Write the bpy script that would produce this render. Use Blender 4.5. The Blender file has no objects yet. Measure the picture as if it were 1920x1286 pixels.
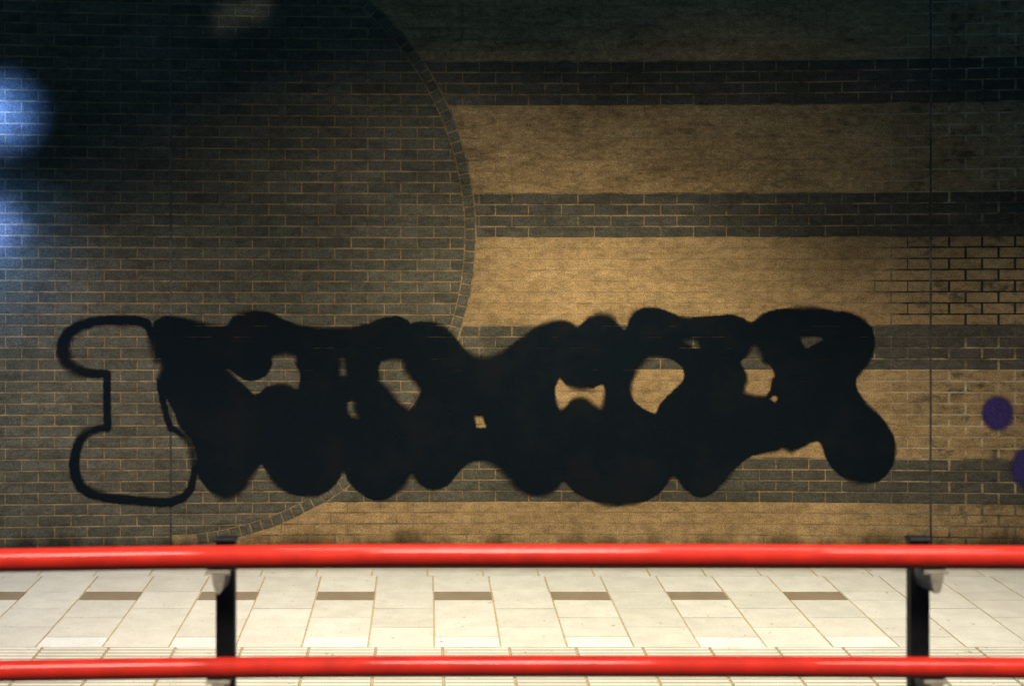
import bpy, math, random
import numpy as np
random.seed(7)
scene = bpy.context.scene
COL = scene.collection

# ---------------------------------------------------------------- metrics
S = 0.00363          # metres on the wall per photo unit (a course of bricks is 75 mm)
D = 9.386            # camera to wall
H = 2.445            # camera above the paved floor
VX, VY = 802.0, 390.0
PITCH = 20.6         # one course of bricks in photo units

def wx(px): return (px - VX) * S
def wz(py): return H - (py - VY) * S

# ---------------------------------------------------------------- camera
cd = bpy.data.cameras.new('camera')
cam = bpy.data.objects.new('camera', cd)
COL.objects.link(cam)
cam.location = (0, -D, H)
cam.rotation_euler = (math.radians(90), 0, 0)
cd.sensor_width = 36
cd.lens = D / S / 1920 * 36
cd.shift_x = (960 - VX) / 1920
cd.shift_y = -(643 - VY) / 1920
cd.clip_start = 0.05
cd.clip_end = 300
cd.dof.use_dof = True
cd.dof.focus_distance = 6.3
cd.dof.aperture_fstop = 4.5
scene.camera = cam

# ---------------------------------------------------------------- world, lamps, exposure
world = bpy.data.worlds.new('World')
scene.world = world
world.use_nodes = True
bg = world.node_tree.nodes['Background']
bg.inputs['Color'].default_value = (0.22, 0.55, 0.98, 1)
bg.inputs['Strength'].default_value = 0.125
scene.view_settings.view_transform = 'Standard'
scene.view_settings.look = 'None'
scene.view_settings.exposure = 0
scene.view_settings.gamma = 1
scene.view_settings.use_curve_mapping = False
scene.cycles.use_denoising = True
scene.cycles.use_adaptive_sampling = False
scene.cycles.max_bounces = 5
scene.cycles.diffuse_bounces = 0

def aim(o, target):
    from mathutils import Vector
    o.rotation_euler = (Vector(target) - o.location).to_track_quat('-Z', 'Y').to_euler()

def spot(name, loc, target, watts, color, cone, blend=1.0, radius=0.12):
    l = bpy.data.lights.new(name, 'SPOT')
    l.energy = watts; l.color = color
    l.spot_size = math.radians(cone); l.spot_blend = blend
    l.shadow_soft_size = radius
    o = bpy.data.objects.new(name, l); COL.objects.link(o)
    o.location = loc; aim(o, target)
    return o

def area(name, loc, target, watts, color, sx, sy, spread):
    l = bpy.data.lights.new(name, 'AREA')
    l.shape = 'RECTANGLE'; l.size = sx; l.size_y = sy
    l.energy = watts; l.color = color; l.spread = math.radians(spread)
    o = bpy.data.objects.new(name, l); COL.objects.link(o)
    o.location = loc; aim(o, target)
    return o

WARM = (1.0, 0.935, 0.71)
# the ceiling downlight that throws the pool on the wall
spot('downlight_centre', (1.05, -2.3, 4.35), (1.05, -1.5, 0), 900, WARM, 95, 1.0)
spot('pool_fill_spot', (2.0, -2.2, 4.35), (2.0, -1.2, 0), 56, WARM, 130, 1.0)  # added fill, softens the pool's falloff to the right
spot('pool_fill_spot', (0.2, -2.3, 4.1), (0.2, -1.3, 0), 182, (1.0, 0.97, 0.82), 130, 1.0)  # added fill, widens the pool towards the left
# downlights along the passage that only reach the paving
spot('passage_downlight', (-2.3, -2.5, 4.4), (-2.3, -1.9, 0), 860, (1.0, 0.86, 0.71), 92, 1.0)
spot('passage_downlight', (0.6, -2.5, 4.4), (0.6, -1.9, 0), 30, (1.0, 0.92, 0.80), 70, 0.9)
spot('passage_downlight', (3.8, -2.5, 4.4), (3.8, -1.9, 0), 600, (1.0, 0.92, 0.80), 88, 1.0)
# front fill spots added for the rails, then the strip lamp over the walkway
for lx in (-1.4, 0.3, 2.0):
    spot('rail_fill_spot', (lx, -8.4, 4.1), (lx, -6.96, 1.73), 440, (1.0, 0.88, 0.76), 52, 0.9, 0.55)
area('tube_lamp', (0.75, -7.0, 4.4), (0.75, -6.96, 1.73), 20.0, (1.0, 0.92, 0.80), 2.6, 0.26, 110)
# added blue spots imitating a reflection in glass at the left edge
spot('blue_glare', (-3.35, -1.2, 3.25), (wx(-2), 0, wz(210)), 520, (0.09, 0.26, 1.0), 24, 1.0, 0.13)
spot('blue_glare', (-3.6, -1.2, 3.2), (wx(-62), 0, wz(222)), 330, (0.18, 0.32, 1.0), 28, 1.0, 0.13)
spot('blue_glare', (-3.35, -1.2, 2.45), (wx(-22), 0, wz(428)), 470, (0.14, 0.27, 1.0), 21, 1.0, 0.13)
spot('blue_glare_wash', (-3.5, -0.9, 2.35), (-3.16, 0, 2.15), 84, (0.10, 0.32, 1.0), 74, 1.0)
spot('blue_glare_wash', (-4.4, -2.0, 2.6), (-3.1, -0.5, 0.6), 130, (0.12, 0.50, 0.9), 100, 1.0)
# added lamp imitating a faint grey reflection high on the wall
area('top_glare', (-1.0, -0.8, 4.5), (-1.26, 0, 3.77), 0.030, (0.74, 0.95, 0.92), 0.34, 0.10, 9)

# ---------------------------------------------------------------- node helpers
class NT:
    def __init__(self, name):
        m = bpy.data.materials.new(name); m.use_nodes = True
        self.m = m; self.n = m.node_tree.nodes; self.l = m.node_tree.links
        self.b = self.n['Principled BSDF']; self.out = self.n['Material Output']
        g = self.n.new('ShaderNodeNewGeometry'); self.pos = g.outputs['Position']
        s = self.n.new('ShaderNodeSeparateXYZ'); self.l.new(self.pos, s.inputs[0])
        self.x, self.y, self.z = s.outputs
    def put(self, sock, v):
        if hasattr(v, 'is_output'): self.l.new(v, sock)
        elif isinstance(v, (tuple, list)): sock.default_value = (*v, 1)[:4] if len(v) == 3 and sock.type == 'RGBA' else v
        else: sock.default_value = v
    def math(self, op, a, b=0.0, clamp=False):
        n = self.n.new('ShaderNodeMath'); n.operation = op; n.use_clamp = clamp
        self.put(n.inputs[0], a); self.put(n.inputs[1], b); return n.outputs[0]
    def step(self, v, a, b, lo=0.0, hi=1.0):
        n = self.n.new('ShaderNodeMapRange'); n.interpolation_type = 'SMOOTHSTEP'
        self.put(n.inputs[0], v)
        for i, q in enumerate((a, b, lo, hi)): self.put(n.inputs[1 + i], q)
        return n.outputs[0]
    def noise(self, scale, detail=2.0, rough=0.5, stretch=None, off=0.0):
        v = self.pos
        mp = self.n.new('ShaderNodeMapping'); self.l.new(v, mp.inputs[0])
        mp.inputs['Scale'].default_value = stretch or (1, 1, 1)
        mp.inputs['Location'].default_value = (off, off, off)
        n = self.n.new('ShaderNodeTexNoise'); self.l.new(mp.outputs[0], n.inputs['Vector'])
        n.inputs['Scale'].default_value = scale; n.inputs['Detail'].default_value = detail
        n.inputs['Roughness'].default_value = rough
        return n.outputs['Fac']
    def mix(self, f, a, b, mode='MIX'):
        n = self.n.new('ShaderNodeMix'); n.data_type = 'RGBA'; n.blend_type = mode
        self.put(n.inputs[0], f); self.put(n.inputs[6], a); self.put(n.inputs[7], b)
        return n.outputs[2]
    def grey(self, v):
        n = self.n.new('ShaderNodeCombineColor')
        for i in range(3): self.put(n.inputs[i], v)
        return n.outputs[0]
    def scale_col(self, c, v): return self.mix(1.0, c, self.grey(v), 'MULTIPLY')
    def bump(self, h, dist, strength=1.0):
        n = self.n.new('ShaderNodeBump'); n.inputs['Strength'].default_value = strength
        n.inputs['Distance'].default_value = dist
        self.l.new(h, n.inputs['Height']); self.l.new(n.outputs[0], self.b.inputs['Normal'])
    def attr(self, name):
        n = self.n.new('ShaderNodeAttribute'); n.attribute_name = name; return n.outputs['Fac']
    def rnd(self):
        n = self.n.new('ShaderNodeObjectInfo')
        return self.math('FRACT', self.math('ADD', n.outputs['Random'], self.attr('tint')))
    def done(self, col, rough=0.85, spec=0.2):
        self.put(self.b.inputs['Base Color'], col)
        self.put(self.b.inputs['Roughness'], rough)
        self.put(self.b.inputs['Specular IOR Level'], spec)
        return self.m

def wall_dirt(t, col, amount=1.0):
    """grime common to all the wall's surfaces: blotches, soot at the foot, grit"""
    n1 = t.noise(2.2, 5, 0.6, (0.6, 1, 1.3))
    col = t.scale_col(col, t.step(n1, 0.3, 0.7, 0.80, 1.12))
    n2 = t.noise(19, 4, 0.65, (0.55, 1, 1.2), 3.1)
    col = t.scale_col(col, t.step(n2, 0.32, 0.62, 0.74, 1.08))
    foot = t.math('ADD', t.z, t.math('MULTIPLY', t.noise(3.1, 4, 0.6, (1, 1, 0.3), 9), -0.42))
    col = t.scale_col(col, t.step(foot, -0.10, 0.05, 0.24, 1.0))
    g = t.noise(125, 3, 0.75)
    col = t.scale_col(col, t.step(g, 0.28, 0.72, 0.46, 1.55))
    return col

def mat_dark_brick():
    t = NT('dark_grey_brick'); r = t.rnd()
    c = t.mix(r, (0.112, 0.098, 0.067), (0.158, 0.134, 0.090))
    band = t.step(t.x, wx(880), wx(930))
    c = t.mix(t.math('MULTIPLY', band, 0.75), c, (0.088, 0.077, 0.055))
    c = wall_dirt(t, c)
    t.bump(t.noise(120, 3, 0.7), 0.004, 0.6)
    return t.done(c, 0.9, 0.12)

def mat_buff_brick():
    t = NT('buff_brick'); r = t.rnd()
    c = t.mix(r, (0.450, 0.275, 0.117), (0.485, 0.300, 0.131))
    smear = t.noise(7.5, 6, 0.7, (0.5, 1, 1.4), 5)
    upper = t.step(t.z, wz(420), wz(340))
    k = t.math('MULTIPLY', t.step(smear, 0.47, 0.70), t.math('ADD', 0.30, t.math('MULTIPLY', upper, 0.45)))
    c = t.mix(k, c, (0.16, 0.105, 0.055))
    rough = t.noise(34, 5, 0.75, (0.7, 1, 1.2), 17)
    c = t.scale_col(c, t.math('ADD', 1.0, t.math('MULTIPLY', t.math('SUBTRACT', rough, 0.5), t.math('ADD', 0.5, t.math('MULTIPLY', upper, 1.6)))))
    east = t.step(t.x, wx(1560), wx(1760))
    c = t.mix(t.math('MULTIPLY', east, 0.45), c, (0.25, 0.175, 0.085))
    soot = t.math('MULTIPLY', t.step(t.noise(8.5, 5, 0.7, (0.8, 1, 1.2), 27), 0.50, 0.66), t.step(t.x, wx(1600), wx(1790), 0.0, 0.8))
    c = t.mix(soot, c, (0.075, 0.066, 0.042))
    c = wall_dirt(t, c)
    t.bump(t.noise(90, 3, 0.7), 0.003, 0.5)
    return t.done(c, 0.9, 0.12)

def mat_mortar():
    t = NT('pale_mortar')
    c = (0.42, 0.265, 0.125)
    n = t.noise(5.5, 5, 0.65, (1, 1, 1), 1.7)
    edge = t.math('ADD', t.x, t.math('MULTIPLY', n, 1.0))
    east = t.step(edge, wx(1640) + 0.35, wx(1700) + 0.62)
    above = t.math('MULTIPLY', t.step(t.z, wz(662), wz(612)), t.step(t.z, wz(440), wz(400), 1.0, 0.15))
    low = t.math('MULTIPLY', t.step(t.z, wz(940), wz(900), 1.0, 0.0), 0.7)
    zone = t.math('MAXIMUM', above, low)
    c = t.mix(t.math('MULTIPLY', east, zone), c, (0.035, 0.035, 0.028))
    # soot caught in odd joints of the buff field
    odd = t.math('MULTIPLY', t.step(t.noise(3.4, 5, 0.7, (1, 1, 2.5), 7), 0.55, 0.66), t.step(t.x, wx(905), wx(935)))
    c = t.mix(t.math('MULTIPLY', odd, 0.55), c, (0.11, 0.085, 0.05))
    # lime bloom along the joints at the east end
    lime = t.math('MULTIPLY', t.step(t.x, wx(1560), wx(1700)), t.math('SUBTRACT', 1.0, zone))
    lime = t.math('MULTIPLY', lime, t.step(t.noise(4.0, 3, 0.5, (1, 1, 3), 12), 0.38, 0.58))
    c = t.mix(t.math('MULTIPLY', lime, 0.85), c, (0.55, 0.42, 0.25))
    # rubbed-out, half dirty joints in the dark circle
    per = t.math('FRACT', t.math('DIVIDE', t.math('SUBTRACT', wz(361), t.z), 12 * PITCH * S))
    band = t.math('LESS_THAN', per, 4.1 / 12)
    bandwear = t.math('MULTIPLY', t.math('MULTIPLY', band, t.step(t.x, wx(880), wx(930))), t.step(t.noise(5.5, 5, 0.7, (0.7, 1, 1.5), 33), 0.40, 0.58, 0.05, 0.95))
    c = t.mix(bandwear, c, (0.135, 0.105, 0.066))
    wear = t.math('MULTIPLY', t.step(t.noise(9, 4, 0.7, (0.6, 1, 1.3), 21), 0.40, 0.62, 0.0, 0.72), t.step(t.x, wx(930), wx(880), 0.0, 1.0))
    c = t.mix(wear, c, (0.165, 0.122, 0.075))
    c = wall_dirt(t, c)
    return t.done(c, 0.95, 0.05)

def mat_paint(name, col, joints=True, fuzz=3.0):
    t = NT(name)
    sd = t.attr('edge')
    n = t.noise(26, 4, 0.65, (1, 1, 1), 2)
    soft = t.step(t.noise(3.0, 2, 0.5, (1, 1, 1), 8), 0.44, 0.68, fuzz, 13.0)
    d = t.math('ADD', sd, t.math('MULTIPLY', t.math('SUBTRACT', n, 0.5), 5.0))
    d = t.math('ADD', d, t.math('MULTIPLY', t.math('SUBTRACT', t.noise(160, 2, 0.7), 0.5), 5.0))
    a = t.math('SUBTRACT', 1.0, t.step(t.math('DIVIDE', d, soft), -1.0, 0.75))
    if joints:
        # the spray missed stretches of the recessed bed joints
        ph = t.math('FRACT', t.math('DIVIDE', t.math('SUBTRACT', wz(425), t.z), 20.6 * S))
        line = t.step(t.math('ABSOLUTE', t.math('SUBTRACT', t.math('ABSOLUTE', t.math('SUBTRACT', ph, 0.5)), 0.5)), 0.02, 0.11, 1.0, 0.0)
        gap = t.step(t.noise(4.2, 4, 0.7, (1, 1, 4), 31), 0.53, 0.62)
        top = t.step(t.z, wz(740), wz(640), 0.25, 1.0)
        a = t.math('SUBTRACT', a, t.math('MULTIPLY', t.math('MULTIPLY', line, gap), t.math('MULTIPLY', top, 0.45)), True)
    t.put(t.b.inputs['Alpha'], a)
    c = t.scale_col(col, t.step(t.noise(110, 3, 0.7), 0.3, 0.7, 0.65, 1.4))
    if joints:
        c = t.mix(t.step(t.noise(2.6, 4, 0.65, (1, 1, 1), 40), 0.46, 0.66, 0.0, 0.55), c, (0.0085, 0.0095, 0.0095))
    return t.done(c, 0.75, 0.12)

def mat_tile(name, lo, hi, rough=0.6, groove_shade=False):
    t = NT(name); r = t.rnd()
    c = t.mix(r, lo, hi)
    c = t.scale_col(c, t.step(t.noise(6, 4, 0.6), 0.3, 0.7, 0.92, 1.05))
    sp = t.step(t.noise(17, 3, 0.75, (1, 1, 1), 4), 0.665, 0.70)
    c = t.mix(t.math('MULTIPLY', sp, 0.7), c, (0.16, 0.10, 0.05))
    c = t.scale_col(c, t.step(t.noise(150, 2, 0.6), 0.25, 0.75, 0.9, 1.1))
    if groove_shade:
        c = t.mix(t.step(t.z, 0.0030, 0.0066, 0.75, 0.0), c, (0.27, 0.20, 0.115))  # painted shade, darkens the valleys between the ribs
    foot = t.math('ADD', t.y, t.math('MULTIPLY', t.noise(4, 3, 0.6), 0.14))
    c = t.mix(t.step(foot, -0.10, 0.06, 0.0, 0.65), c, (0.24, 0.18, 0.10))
    return t.done(c, rough, 0.3)

def mat_simple(name, col, rough, spec=0.4, metal=0.0, grit=0.1, gs=60, coat=0.0):
    t = NT(name)
    c = t.scale_col(col, t.step(t.noise(gs, 3, 0.6), 0.25, 0.75, 1 - grit, 1 + grit))
    t.b.inputs['Metallic'].default_value = metal
    t.b.inputs['Coat Weight'].default_value = coat
    t.b.inputs['Coat Roughness'].default_value = 0.055
    return t.done(c, rough, spec)

M_DARK, M_BUFF, M_MORTAR = mat_dark_brick(), mat_buff_brick(), mat_mortar()
M_BLACK = mat_paint('black_spray_paint', (0.0014, 0.0052, 0.0092))
M_PURPLE = mat_paint('purple_spray_paint', (0.045, 0.030, 0.125), False, 8.0)
M_TILE = mat_tile('cream_paving', (0.555, 0.520, 0.450), (0.625, 0.588, 0.515))
M_TILE_DARK = mat_tile('brown_paving', (0.225, 0.170, 0.110), (0.25, 0.188, 0.122))
M_TILE_WHITE = mat_tile('white_paving', (0.665, 0.655, 0.61), (0.69, 0.68, 0.635))
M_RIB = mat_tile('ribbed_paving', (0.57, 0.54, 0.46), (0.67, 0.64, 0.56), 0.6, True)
M_GROUT = mat_simple('brown_grout', (0.47, 0.35, 0.20), 0.9, 0.1, 0, 0.3, 30)
M_SEAL = None
M_RED = mat_simple('red_gloss_paint', (0.66, 0.030, 0.016), 0.55, 0.12, 0, 0.16, 14, 0.42)
M_POST = mat_simple('black_post_paint', (0.008, 0.010, 0.011), 0.5, 0.25, 0, 0.3)
M_BRACKET = mat_simple('pale_bracket_metal', (0.35, 0.31, 0.23), 0.5, 0.4, 0.0, 0.2)
M_CONC = mat_simple('walkway_concrete', (0.30, 0.28, 0.24), 0.85, 0.2, 0, 0.2, 12)

def mat_sealant():
    t = NT('joint_sealant')
    k = t.math('MULTIPLY', t.step(t.noise(2.4, 4, 0.7, (1, 1, 1), 14), 0.42, 0.60), t.step(t.z, wz(620), wz(590)))
    c = t.mix(k, (0.075, 0.071, 0.058), (0.17, 0.16, 0.13))
    return t.done(wall_dirt(t, c), 0.8, 0.2)
M_SEAL = mat_sealant()

# ---------------------------------------------------------------- object helpers
def link(name, data, parent=None, mat=None, loc=None):
    o = bpy.data.objects.new(name, data); COL.objects.link(o)
    if parent: o.parent = parent
    if mat and data is not None and not data.materials: data.materials.append(mat)
    if loc: o.location = loc
    return o

def tag(o, label=None, cat=None, group=None, kind=None):
    if label: o['label'] = label
    if cat: o['category'] = cat
    if group: o['group'] = group
    if kind: o['kind'] = kind
    return o

def mesh(name, V, F, mat=None, smooth=False):
    me = bpy.data.meshes.new(name)
    me.from_pydata([tuple(v) for v in V], [], [tuple(f) for f in F])
    me.update()
    if mat: me.materials.append(mat)
    if smooth:
        for p in me.polygons: p.use_smooth = True
    return me

class MB:
    def __init__(self): self.V = []; self.F = []
    def add(self, V, F):
        k = len(self.V); self.V += list(V); self.F += [[i + k for i in f] for f in F]
    def box(self, x0, x1, y0, y1, z0, z1):
        V = [(x, y, z) for z in (z0, z1) for y in (y0, y1) for x in (x0, x1)]
        self.add(V, [(0, 2, 3, 1), (4, 5, 7, 6), (0, 1, 5, 4), (2, 6, 7, 3), (0, 4, 6, 2), (1, 3, 7, 5)])
    def slab(self, x0, x1, y0, y1, z0, z1, ch):
        """box with a chamfered upper edge"""
        V = [(x0, y0, z0), (x1, y0, z0), (x1, y1, z0), (x0, y1, z0),
             (x0, y0, z1 - ch), (x1, y0, z1 - ch), (x1, y1, z1 - ch), (x0, y1, z1 - ch),
             (x0 + ch, y0 + ch, z1), (x1 - ch, y0 + ch, z1), (x1 - ch, y1 - ch, z1), (x0 + ch, y1 - ch, z1)]
        F = [(8, 9, 10, 11)]
        for i in range(4):
            j = (i + 1) % 4
            F += [(i, j, j + 4, i + 4), (i + 4, j + 4, j + 8, i + 8)]
        self.add(V, F)
    def mesh(self, name, mat, smooth=False): return mesh(name, self.V, self.F, mat, smooth)

def brick_geo(poly, proud, ch=0.0022, back=0.012):
    """poly: (x, z) counter-clockwise seen from -y; a chamfered block standing proud of the mortar"""
    n = len(poly)
    cx = sum(p[0] for p in poly) / n; cz = sum(p[1] for p in poly) / n
    V = [(x, back, z) for x, z in poly] + [(x, -(proud - ch * 0.7), z) for x, z in poly]
    for x, z in poly:
        d = math.hypot(x - cx, z - cz) or 1
        V.append((x - (x - cx) / d * ch * 1.6, -proud + random.uniform(-.0003, .0003), z - (z - cz) / d * ch * 1.3))
    F = [tuple(range(2 * n, 3 * n))]
    for i in range(n):
        j = (i + 1) % n
        F += [(i, j, n + j, n + i), (n + i, n + j, 2 * n + j, 2 * n + i)]
    return V, F

# ---------------------------------------------------------------- the brick wall
LEN = 61.8
GAP = 3.0               # bed joints
GAPV = 2.1              # upright joints
CX, CY, CR = 309.0, 440.0, 583.0       # the big dark disc laid in the brickwork
RING = 20.4
J1, J2 = 320.0, 1745.0                 # the two movement joints
WEST, EAST = -420.0, 2360.0
TOPROW = -36
K = 2.2e-8

def waver(x, y):
    """the courses are not dead level: they spread a little towards the wall's ends"""
    return x + 0.35 * K * (x - 960) * (y - 643) ** 2 * 0.6, y + K * (y - 643) * (x - 960) ** 2

def clip(poly, a, b, c):
    """keep a*x + b*y <= c"""
    out = []
    for i in range(len(poly)):
        p, q = poly[i], poly[(i + 1) % len(poly)]
        dp, dq = a * p[0] + b * p[1] - c, a * q[0] + b * q[1] - c
        if dp <= 0: out.append(p)
        if (dp < 0 < dq) or (dq < 0 < dp):
            t = dp / (dp - dq)
            out.append((p[0] + (q[0] - p[0]) * t, p[1] + (q[1] - p[1]) * t))
    return out

def parea(p):
    return abs(sum(p[i][0] * p[(i + 1) % len(p)][1] - p[(i + 1) % len(p)][0] * p[i][1] for i in range(len(p)))) / 2

BRICKS = {'west': [], 'main': [], 'east': []}    # (polygon in photo units, kind, whole)
def put_brick(poly, kind, whole, sect):
    if len(poly) >= 3 and parea(poly) > 45:
        BRICKS[sect].append((poly, kind, whole))

def lay(x0, x1, y0, y1, sect, kind_out, force=None):
    full = abs((x1 - x0) - (LEN - GAPV)) < 0.5
    rect = [waver(*p) for p in ((x0, y0), (x1, y0), (x1, y1), (x0, y1))]
    mx = sum(p[0] for p in rect) / 4; my = sum(p[1] for p in rect) / 4
    if force: put_brick(rect, force, full, sect); return
    dx, dy = mx - CX, my - CY
    if dx < 0: put_brick(rect, 'dark', full, sect); return
    r = math.hypot(dx, dy)
    if r < CR - RING - 45: put_brick(rect, 'dark', full, sect); return
    if r > CR + 45: put_brick(rect, kind_out, full, sect); return
    ux, uy = dx / r, dy / r
    base = ux * CX + uy * CY
    pin = clip(rect, ux, uy, base + CR - RING - 1.0)
    pout = clip(rect, -ux, -uy, -(base + CR + GAP * .6))
    put_brick(pin, 'dark', full and len(pin) == 4 and abs(parea(pin) - parea(rect)) < 1, sect)
    put_brick(pout, kind_out, full and len(pout) == 4 and abs(parea(pout) - parea(rect)) < 1, sect)

for i in range(TOPROW, 31):
    y0, y1 = 425 + PITCH * i + GAP / 2, 425 + PITCH * (i + 1) - GAP / 2
    kind_out = 'dark' if (i + 3) % 12 < 4 else 'buff'
    for sect, xa, xb in (('west', WEST, J1 - 2.2), ('main', J1 + 2.2, J2 - 2.2), ('east', J2 + 2.2, EAST)):
        first = True
        # the two fields either side of the disc's rim do not share a bond phase
        phases = [(xa, xb, 0.0)]
        dy = (y0 + y1) / 2 - CY
        if sect == 'main' and abs(dy) < CR - 30:
            rim = CX + math.sqrt((CR - RING / 2) ** 2 - dy ** 2)
            phases = [(xa, rim + 36, 0.0), (rim - 36, xb, -8.0)]
        elif sect == 'east': phases = [(xa, xb, 8.0)]
        for k, (pa, pb, ph) in enumerate(phases):
            off = 690 + ph + (LEN / 2 if i % 2 else 0)
            n = math.floor((pa - off) / LEN)
            while off + n * LEN < pb:
                gv = 4.6 if sect == 'east' else GAPV     # the joints open up east of the movement joint
                a, b = off + n * LEN + gv / 2, off + (n + 1) * LEN - gv / 2
                a, b = max(a, pa), min(b, pb)
                n += 1
                if b - a < 14: continue
                if 0 < pb - b < 14 + GAP: b = pb
                if 0 < a - pa < 14 + GAP: a = pa
                if len(phases) == 2:
                    # left field keeps only what lies inside the rim, right field what lies outside
                    rect = [waver(*p) for p in ((a, y0), (b, y0), (b, y1), (a, y1))]
                    mx = sum(p[0] for p in rect) / 4; my = sum(p[1] for p in rect) / 4
                    # the rim's own direction at this course
                    ry = max(-CR + 1, min(CR - 1, my - CY)); rx = math.sqrt(max(1.0, CR ** 2 - ry ** 2))
                    near = math.hypot(mx - CX, my - CY)
                    ang = math.atan2(my - CY, mx - CX)
                    ux, uy = math.cos(ang), math.sin(ang); base = ux * CX + uy * CY
                    full = abs((b - a) - (LEN - GAPV)) < .5
                    if k == 0:
                        p = clip(rect, ux, uy, base + CR - RING - 1.0)
                        put_brick(p, 'dark', full and len(p) == 4 and abs(parea(p) - parea(rect)) < 1, sect)
                    else:
                        p = clip(rect, -ux, -uy, -(base + CR + GAP * .6))
                        put_brick(p, kind_out, full and len(p) == 4 and abs(parea(p) - parea(rect)) < 1, sect)
                else:
                    lay(a, b, y0, y1, sect, kind_out, 'dark' if sect == 'west' else None)

RINGS = []
a0, a1 = math.radians(-84), math.radians(84)
n = int((a1 - a0) * (CR - RING / 2) / 20.6)
for k in range(n):
    t0 = a0 + (a1 - a0) * k / n + 1.3 / CR; t1 = a0 + (a1 - a0) * (k + 1) / n - 1.3 / CR
    r0, r1 = CR - RING + 1.4, CR - 1.2
    RINGS.append([(CX + r * math.cos(t), CY + r * math.sin(t)) for r, t in ((r0, t0), (r1, t0), (r1, t1), (r0, t1))])

# ---------------------------------------------------------------- the graffiti outline (used to know which bricks it hides)
def zm(ox, oy, pts): return [(ox + x / 3.215, oy + y / 3.215) for x, y in pts]
A_ = lambda p: zm(80, 560, p)
B_ = lambda p: zm(400, 560, p)
C_ = lambda p: zm(750, 560, p)
D_ = lambda p: zm(1050, 560, p)
E_ = lambda p: zm(1350, 560, p)
OUTER = (A_([(668, 345), (712, 395), (705, 440), (698, 490), (725, 560), (770, 640), (800, 700), (830, 780), (885, 860), (915, 950), (930, 1050), (960, 1100), (1010, 1160), (1060, 1195)])
    + B_([(75, 1208), (110, 1202), (150, 1180), (200, 1130), (240, 1070), (287, 995), (320, 1040), (350, 1090), (400, 1140), (470, 1175), (560, 1190), (640, 1185), (700, 1150), (750, 1100), (785, 1038), (810, 1090), (850, 1140), (900, 1180), (980, 1215), (1040, 1205), (1110, 1165), (1160, 1120), (1195, 1058)])
    + C_([(100, 1100), (140, 1130), (190, 1150), (250, 1140), (300, 1110), (340, 1060), (380, 1015), (430, 985), (490, 978), (550, 990), (600, 1030), (650, 1085), (700, 1140), (760, 1175), (830, 1190), (890, 1180), (940, 1150), (985, 1098), (1030, 1140)])
    + D_([(80, 1160), (160, 1200), (260, 1240), (340, 1248), (430, 1240), (520, 1215), (590, 1175), (640, 1120), (685, 1066), (730, 1120), (790, 1175), (850, 1195), (910, 1175), (960, 1130), (1010, 1080), (1060, 1020), (1120, 965), (1180, 940)])
    + E_([(330, 918), (380, 903), (425, 925), (500, 890), (560, 860), (590, 858), (615, 890), (630, 940), (660, 1000), (720, 1060), (790, 1100), (870, 1112), (940, 1100), (1000, 1060), (1040, 1000), (1060, 930), (1055, 860), (1030, 790), (980, 720), (920, 660), (870, 610), (830, 550), (820, 500), (835, 460), (880, 410), (915, 350), (930, 280), (925, 210), (895, 150), (840, 105), (770, 80), (700, 70), (640, 60), (560, 45), (480, 48), (380, 58), (290, 75), (240, 100), (185, 142), (150, 120), (100, 100), (40, 92)])
    + D_([(860, 105), (770, 108), (700, 95), (640, 70), (570, 50), (500, 52), (450, 75), (420, 110), (395, 188), (370, 175), (345, 140), (320, 105), (280, 85), (230, 85), (180, 105), (140, 140), (107, 168), (80, 150), (40, 130)])
    + C_([(920, 130), (850, 155), (780, 195), (720, 240), (660, 285), (600, 325), (540, 347), (490, 347), (430, 330), (380, 290), (340, 240), (290, 180), (240, 150), (180, 135), (110, 135), (60, 150)])
    + B_([(1180, 135), (1130, 108), (1070, 105), (1000, 120), (940, 145), (860, 160), (760, 170), (650, 170), (540, 160), (450, 135), (400, 110), (350, 85), (280, 72), (220, 72), (160, 85), (115, 110), (80, 158)])
    + A_([(1060, 155), (960, 140), (880, 120), (800, 105), (740, 105), (700, 122), (665, 160)]))
HOLES = [
    B_([(360, 347), (490, 345), (495, 390), (525, 450), (520, 500), (508, 545), (470, 525), (420, 510), (370, 515), (310, 535), (255, 578), (190, 522), (140, 480), (85, 420), (150, 466), (210, 494), (270, 488), (320, 460), (345, 420), (358, 380)]),
    B_([(780, 362), (802, 456), (766, 460)]),
    B_([(808, 625), (845, 623), (850, 670), (867, 712), (840, 706), (815, 682)]),
    B_([(1010, 380), (1135, 375), (1150, 430), (1200, 490), (1243, 540), (1220, 610), (1175, 660), (1110, 605), (1060, 540), (1005, 485)]),
    C_([(455, 708), (500, 708), (518, 772), (458, 774)]),
    C_([(965, 475), (1000, 520), (1050, 542), (1100, 548), (1160, 540), (1228, 512), (1228, 600), (1210, 650), (1180, 640), (1130, 600), (1085, 588), (1030, 610), (970, 668), (940, 600), (935, 550), (945, 510)]),
    D_([(545, 352), (610, 355), (680, 370), (735, 410), (745, 450), (740, 490), (690, 540), (620, 610), (590, 650), (572, 690), (500, 660), (445, 610), (430, 550), (440, 490), (470, 430), (510, 380)]),
    D_([(752, 258), (800, 250), (832, 265), (840, 292), (800, 287)]),
    E_([(205, 288), (240, 330), (260, 385), (300, 400), (330, 455), (310, 480), (305, 540), (280, 575), (240, 580), (150, 560), (165, 500), (155, 440), (120, 380), (160, 350)]),
    E_([(298, 600), (330, 578), (347, 600), (330, 624)]),
    E_([(488, 235), (600, 228), (622, 240), (590, 262), (545, 285), (512, 294)]),
    A_([(775, 655), (800, 700), (824, 772), (800, 766), (784, 740)]),
]
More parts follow.
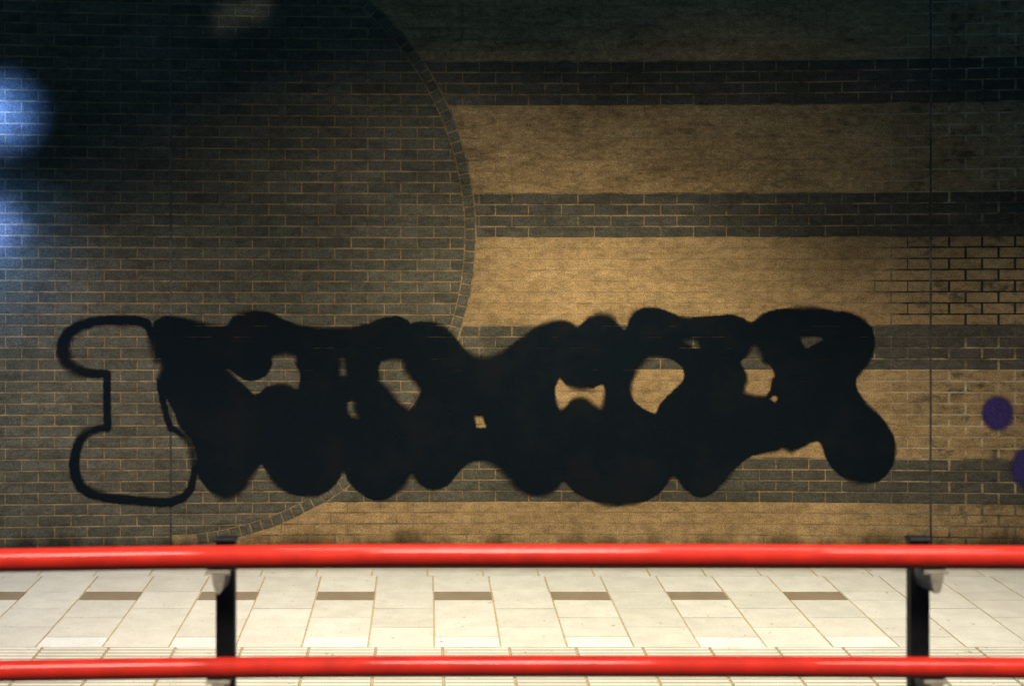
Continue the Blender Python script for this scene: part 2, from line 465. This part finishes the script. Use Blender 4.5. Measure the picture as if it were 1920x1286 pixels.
STROKE = [(x, y, w) for (x, y), w in zip(A_([(690, 365), (668, 270), (650, 195), (628, 148), (560, 130), (480, 130), (400, 128), (300, 140), (220, 165), (160, 205), (130, 260), (124, 320), (142, 372), (190, 420), (260, 447), (340, 450), (390, 450), (388, 500), (388, 600), (390, 700), (393, 775), (330, 782), (270, 805), (225, 850), (200, 920), (190, 1000), (200, 1070), (230, 1130), (290, 1170), (380, 1195), (480, 1206), (600, 1218), (700, 1226), (780, 1222), (850, 1195), (895, 1140), (912, 1060), (914, 980), (900, 900), (865, 840), (810, 795), (768, 772), (745, 700), (728, 620), (712, 540), (708, 490)]),
    [34, 40, 46, 56, 62, 62, 58, 60, 64, 72, 82, 84, 80, 66, 56, 52, 48, 46, 46, 46, 46, 44, 48, 54, 60, 64, 64, 64, 62, 58, 56, 54, 54, 54, 52, 46, 38, 34, 32, 32, 34, 38, 38, 40, 44, 44])]

def smooth_loop(P, m=4):
    out = []; n = len(P)
    for i in range(n):
        p0, p1, p2, p3 = (np.array(P[(i + k) % n]) for k in (-1, 0, 1, 2))
        for q in range(m):
            t = q / m
            out.append(0.5 * (2 * p1 + (p2 - p0) * t + (2 * p0 - 5 * p1 + 4 * p2 - p3) * t * t + (3 * p1 - p0 - 3 * p2 + p3) * t ** 3))
    return np.array(out)

def seg_dist(PX, PY, a, b):
    d = b - a; L = max(d @ d, 1e-9)
    t = np.clip(((PX - a[0]) * d[0] + (PY - a[1]) * d[1]) / L, 0, 1)
    return np.hypot(PX - a[0] - t * d[0], PY - a[1] - t * d[1]), t

def poly_sd(PX, PY, P):
    dist = np.full(PX.shape, 1e9); ins = np.zeros(PX.shape, bool)
    for i in range(len(P)):
        a, b = P[i], P[(i + 1) % len(P)]
        dist = np.minimum(dist, seg_dist(PX, PY, a, b)[0])
        if a[1] != b[1]:
            ins ^= ((a[1] > PY) != (b[1] > PY)) & (PX < (b[0] - a[0]) * (PY - a[1]) / (b[1] - a[1]) + a[0])
    return np.where(ins, -dist, dist)

def graffiti_sd(PX, PY):
    sd = poly_sd(PX, PY, smooth_loop(OUTER, 3))
    for h in HOLES: sd = np.maximum(sd, -poly_sd(PX, PY, smooth_loop(h, 2 if len(h) > 5 else 1)))
    for (x0, y0, w0), (x1, y1, w1) in zip(STROKE, STROKE[1:]):
        d, t = seg_dist(PX, PY, np.array((x0, y0)), np.array((x1, y1)))
        sd = np.minimum(sd, d - (w0 + (w1 - w0) * t) / 3.215 / 2)
    return sd

# ---------------------------------------------------------------- build the three wall sections
def to_world(poly): return [(wx(x), wz(y)) for x, y in poly][::-1]
PROUD = {'dark': 0.0024, 'buff': 0.0010}
CHAM = {'dark': 0.0022, 'buff': 0.0008}
MAT = {'dark': M_DARK, 'buff': M_BUFF}
VARIANTS = {}
for kd in ('dark', 'buff'):
    VARIANTS[kd] = []
    gap = GAP if kd == 'dark' else 2.4
    for v in range(6):
        w, h = (LEN - GAPV) * S / 2, (PITCH - gap) * S / 2
        j = lambda: random.uniform(-.0013, .0013)
        poly = [(-w + j(), -h + j() * .6), (w + j(), -h + j() * .6), (w + j(), h + j() * .6), (-w + j(), h + j() * .6)]
        VARIANTS[kd].append(mesh('brick', *brick_geo(poly, PROUD[kd] + random.uniform(-.0003, .0003), CHAM[kd]), MAT[kd]))

ctr = {k: np.array([np.mean(np.array(b[0]), axis=0) for b in v]) for k, v in BRICKS.items()}
def visible_share(sect):
    c = ctr[sect]
    off = np.array([(dx, dy) for dx in (-20, 0, 20) for dy in (-6, 6)])
    P = c[:, None, :] + off[None]
    free = np.mean(graffiti_sd(P[..., 0], P[..., 1]) > 2, axis=1)
    seen = (c[:, 0] > 12) & (c[:, 0] < 1908) & (c[:, 1] > 6) & (c[:, 1] < 1012)
    return np.where(seen, free, 0.0)

def stuff_mesh(name, items, mat, proud):
    mb = MB(); tint = []
    for poly in items:
        V, F = brick_geo(to_world(poly), proud + random.uniform(-.0003, .0003), 0.0022 if mat is M_DARK else 0.0008)
        mb.add(V, F); r = random.random(); tint += [r] * len(F)
    me = mb.mesh(name, mat)
    a = me.attributes.new('tint', 'FLOAT', 'FACE'); a.data.foreach_set('value', tint)
    return me

def wall_section(sect, xa, xb, label):
    root = link('brick_wall', None, loc=(wx((xa + xb) / 2), 0, 0))
    tag(root, label, 'wall', 'brick wall sections between the movement joints')
    ox = root.location.x
    def kid(name, me, mat=None, at=(0, 0)):
        return link(name, me, root, mat, (at[0] - ox, 0, at[1]))
    mb = MB(); mb.box(wx(xa), wx(xb), 0, 0.32, -0.05, wz(425 + PITCH * TOPROW))
    kid('mortar', mb.mesh('mortar', M_MORTAR))
    share = visible_share(sect)
    order = sorted(range(len(share)), key=lambda i: (-(round(share[i] * parea(BRICKS[sect][i][0]) / 110)),
                                                     math.hypot(ctr[sect][i][0] - 960, (ctr[sect][i][1] - 500) * 1.2)))
    single = set(i for i in order[:300 if sect != 'main' else 300] if share[i] > 0)
    rest = {'dark': [], 'buff': []}
    for i, (poly, kd, whole) in enumerate(BRICKS[sect]):
        if i in single:
            if whole:
                c = ctr[sect][i]
                o = kid('brick', random.choice(VARIANTS[kd]), None, (wx(c[0]), wz(c[1])))
                o.rotation_euler[1] = math.atan2(poly[1][1] - poly[0][1], poly[1][0] - poly[0][0]) + random.uniform(-.003, .003)
            else:
                kid('brick', mesh('brick', *brick_geo(to_world(poly), PROUD[kd], CHAM[kd]), MAT[kd]))
        else: rest[kd].append(poly)
    for kd, nm in (('dark', 'dark_brickwork'), ('buff', 'buff_brickwork')):
        if rest[kd]:
            tag(kid(nm, stuff_mesh(nm, rest[kd], MAT[kd], PROUD[kd])), kind='stuff')
    return root, kid

w_main, kid_main = wall_section('main', J1 + 2.2, J2 - 2.2, 'wide middle brick wall section with dark disc and banded buff brickwork behind the black graffiti')
w_west, kid_west = wall_section('west', WEST, J1 - 2.2, 'all dark grey brick wall section at the left, overlaid with blue glare')
w_east, kid_east = wall_section('east', J2 + 2.2, EAST, 'narrow banded brick wall section with dark sooty joints and purple paint dots')
for poly in RINGS:
    if poly[0][1] < 1062:
        kid_main('rim_brick', mesh('rim_brick', *brick_geo(to_world(poly), 0.0023, 0.0016), M_DARK))
for kid, jx in ((kid_west, J1), (kid_east, J2)):
    mb = MB(); mb.box(wx(jx - 2.2), wx(jx + 2.2), 0.0012, 0.3, -0.04, wz(425 + PITCH * TOPROW) - 0.01)
    kid('joint_sealant', mb.mesh('joint_sealant', M_SEAL))

# ---------------------------------------------------------------- paint on the wall
def paint_sheet(name, x0, x1, y0, y1, cell, fn, mat, keep=13.0, depth=0.0050):
    nx, ny = int((x1 - x0) / cell) + 1, int((y1 - y0) / cell) + 1
    gx = x0 + cell * np.arange(nx); gy = y0 + cell * np.arange(ny)
    PX, PY = np.meshgrid(gx, gy)
    sd = fn(PX, PY)
    idx = -np.ones(sd.shape, int); V = []; val = []; F = []
    near = np.minimum.reduce([sd[:-1, :-1], sd[1:, :-1], sd[:-1, 1:], sd[1:, 1:]]) < keep
    for r in range(ny - 1):
        for c in range(nx - 1):
            if not near[r, c]: continue
            q = []
            for rr, cc in ((r, c), (r + 1, c), (r + 1, c + 1), (r, c + 1)):
                if idx[rr, cc] < 0:
                    idx[rr, cc] = len(V); V.append((wx(gx[cc]), -depth, wz(gy[rr]))); val.append(float(sd[rr, cc]))
                q.append(int(idx[rr, cc]))
            F.append(q)
    me = mesh(name, V, F, mat)
    a = me.attributes.new('edge', 'FLOAT', 'POINT'); a.data.foreach_set('value', val)
    return link(name, me)

g = paint_sheet('graffiti', 90, 1700, 560, 975, 4.0, graffiti_sd, M_BLACK)
tag(g, 'long black graffiti of swollen bubble letters sprayed across the brick wall', 'graffiti')
def dot(cx, cy, rx, ry): return lambda X, Y: (np.hypot((X - cx) / rx, (Y - cy) / ry) - 1) * rx
p1 = paint_sheet('paint_dot', 1825, 1915, 728, 822, 3.0, dot(1870, 774, 29, 32), M_PURPLE)
tag(p1, 'whole round purple paint dot on buff bricks, right of the black graffiti', 'paint dot', 'purple paint dots on the wall')
p2 = paint_sheet('paint_dot', 1880, 1970, 826, 930, 3.0, dot(1925, 876, 29, 36), M_PURPLE)
tag(p2, 'lower purple paint dot on the dark band, cut off by the right edge', 'paint dot', 'purple paint dots on the wall')

# ---------------------------------------------------------------- paved floor
mb = MB(); mb.box(-6.5, 7.5, -D + 2.62, 0.3, -0.30, 0.0)
floor = link('floor', mb.mesh('floor', M_GROUT)); tag(floor, kind='structure')
T = 0.370
X0 = (814.6 - VX) * S * 0.8177
ROW = -(D - 7.675)         # near edge of the plain paving (y)
TILES = {}
def tile(x0, x1, y0, y1, mat, name='paving_slab'):
    g = 0.0046
    key = (round(x1 - x0, 3), round(y1 - y0, 3), mat.name)
    if key not in TILES:
        w, d = (x1 - x0) / 2 - g, (y1 - y0) / 2 - g * 0.8
        m = MB(); m.slab(-w, w, -d, d, -0.02, 0.004, 0.0015)
        TILES[key] = m.mesh(name, mat)
    o = link(name, TILES[key], floor, None, ((x0 + x1) / 2 + random.uniform(-.0008, .0008), (y0 + y1) / 2, random.uniform(-.0008, .0008)))
    o.rotation_euler = (random.uniform(-.002, .002), random.uniform(-.002, .002), random.uniform(-.002, .002))
RIBS = []
def ribbed(x0, x1, y0, y1):
    if not RIBS:
        g = 0.003; w, d = (x1 - x0) / 2 - g, (y1 - y0) / 2 - g
        m = MB(); m.slab(-w, w, -d, d, -0.02, 0.003, 0.0015)
        for k in range(7):
            c = -d + 2 * d * (k + .5) / 7
            for _ in (0,):
                prof = [(-.017, .0028), (-.011, .0078), (.011, .0078), (.017, .0028)]
                V = [(s * (w - .006), c + a, b) for s in (-1, 1) for a, b in prof]
                m.add(V, [(0, 4, 5, 1), (1, 5, 6, 2), (2, 6, 7, 3), (0, 1, 2, 3), (4, 7, 6, 5)])
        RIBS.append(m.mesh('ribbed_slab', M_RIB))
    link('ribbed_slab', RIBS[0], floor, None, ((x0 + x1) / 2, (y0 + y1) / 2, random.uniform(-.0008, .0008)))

for n in range(-12, 14):
    x0 = X0 + n * T; x1 = x0 + T
    if n % 2 == 0 and n <= 6:
        tile(x0, x1, ROW, ROW + T / 2, M_TILE_WHITE)
        tile(x0, x1, ROW + T / 2, ROW + 1.5 * T, M_TILE)
        tile(x0, x1, ROW + 1.5 * T, ROW + 2.5 * T, M_TILE)
        tile(x0, x1, ROW + 2.5 * T, ROW + 3 * T, M_TILE_DARK)
    elif n <= 6:
        for k in range(3): tile(x0, x1, ROW + k * T, ROW + (k + 1) * T, M_TILE)
    else:
        o = (n % 2) * T / 2
        if o: tile(x0, x1, ROW, ROW + o, M_TILE)
        for k in range(3 if not o else 2): tile(x0, x1, ROW + o + k * T, ROW + o + (k + 1) * T, M_TILE)
        if o: tile(x0, x1, ROW + o + 2 * T, ROW + 3 * T, M_TILE)
    tile(x0 - .004, x1 - .004, ROW + 3 * T, ROW + 4 * T, M_TILE)
    tile(x0 - .040, x1 - .040, ROW + 4 * T, -0.008, M_TILE)
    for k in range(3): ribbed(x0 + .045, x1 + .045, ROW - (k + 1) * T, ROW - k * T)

mb = MB(); mb.slab(-6.5, 7.5, -D + 2.63, ROW - 3 * T - 0.004, -0.02, 0.006, 0.002)
tag(link('roadway', mb.mesh('roadway', mat_simple('dark_asphalt', (0.05, 0.05, 0.048), 0.9, 0.2, 0, 0.35, 90))), kind='structure')

# ---------------------------------------------------------------- raised walkway and its red railing
WZ = H - 1.65
mb = MB(); mb.slab(-6.5, 7.5, -D - 1.6, -D + 2.62, -0.30, WZ, 0.012)
tag(link('walkway', mb.mesh('walkway', M_CONC)), kind='structure')

ZR, ZP = 2.42, 2.50
rail_root = link('railing', None, loc=(0.26, -D + ZP, WZ))
tag(rail_root, 'red tubular railing with two rails on flat black posts in front of the wall', 'railing')
def rkid(name, me): return link(name, me, rail_root, None, (-0.26, D - ZP, -WZ))
k_r = S / D * ZR
def tube(name, cy, r, mat):
    N = 28; V = []; F = []
    xs = np.linspace(-3.2, 4.2, 75)
    for x in xs:
        px = VX + x / k_r
        t = (px - 960) / 960
        drop = (9.0 if t < 0 else 3.5) * min(t * t, 1.6)
        zc = H - (cy + drop - VY) * k_r
        for q in range(N):
            a = 2 * math.pi * q / N
            V.append((x, -D + ZR + r * math.cos(a), zc + r * math.sin(a)))
    for i in range(len(xs) - 1):
        for q in range(N):
            F.append((i * N + q, i * N + (q + 1) % N, (i + 1) * N + (q + 1) % N, (i + 1) * N + q))
    F.append(tuple(range(N))[::-1]); F.append(tuple((len(xs) - 1) * N + q for q in range(N)))
    return rkid(name, mesh(name, V, F, mat, True))
RT, RL = 1041.0, 1248.0
tube('top_rail', RT, 0.0200, M_RED)
tube('lower_rail', RL, 0.0180, M_RED)

def bracket_mesh(r):
    """saddle under the rail and a tapering arm that runs back to the post; origin at the rail's centre"""
    m = MB()
    m.slab(-.022, .020, -.015, .016, -r - .0065, -r - .0005, .0015)
    prof = [(-.0115, -r - .006), (.0115, -r - .006), (.0095, -r - .022), (.0060, -r - .036), (.002, -r - .0405), (-.002, -r - .0405), (-.0060, -r - .036), (-.0095, -r - .022)]
    n = len(prof)
    V = [(x, -.0152, z) for x, z in prof] + [(x, (ZP - ZR) - .0115, z - .010) for x, z in prof]
    m.add(V, [tuple(range(n)), tuple(range(n, 2 * n))[::-1]] + [(i, i + n, (i + 1) % n + n, (i + 1) % n) for i in range(n)])
    return m.mesh('bracket', M_BRACKET)
b_top, b_low = bracket_mesh(.0200), bracket_mesh(.0180)

pm = MB()
ztop = H - (1013 - VY) * S / D * ZP
pm.slab(-.0170, .0170, -.0115, .0115, WZ + .008, ztop, .001)
post_me = pm.mesh('post', M_POST)
cm = MB(); cm.slab(-.0195, .0195, -.014, .014, ztop + .0002, ztop + .0065, .002)
cap_me = cm.mesh('post_cap', M_POST)
fm = MB(); fm.slab(-.06, .06, -.045, .045, WZ, WZ + .0078, .002)
foot_me = fm.mesh('base_plate', M_POST)
px_a, px_b = (424 - VX) * S / D * ZP, (1721 - VX) * S / D * ZP
gap = px_b - px_a
for k in (-2, -1, 0, 1, 2, 3):
    x = px_a + k * gap
    if not -3.1 < x < 4.1: continue
    p = link('post', post_me, rail_root, None, (x - .26, 0, -WZ))
    for nm, me in (('post_cap', cap_me), ('base_plate', foot_me)):
        link(nm, me, p)
    for cy, me in ((RT, b_top), (RL, b_low)):
        t = (VX + x / k_r - 960) / 960
        drop = (9.0 if t < 0 else 3.5) * min(t * t, 1.6)
        link('bracket', me, p, None, (0, -(ZP - ZR), H - (cy + drop - VY) * k_r))
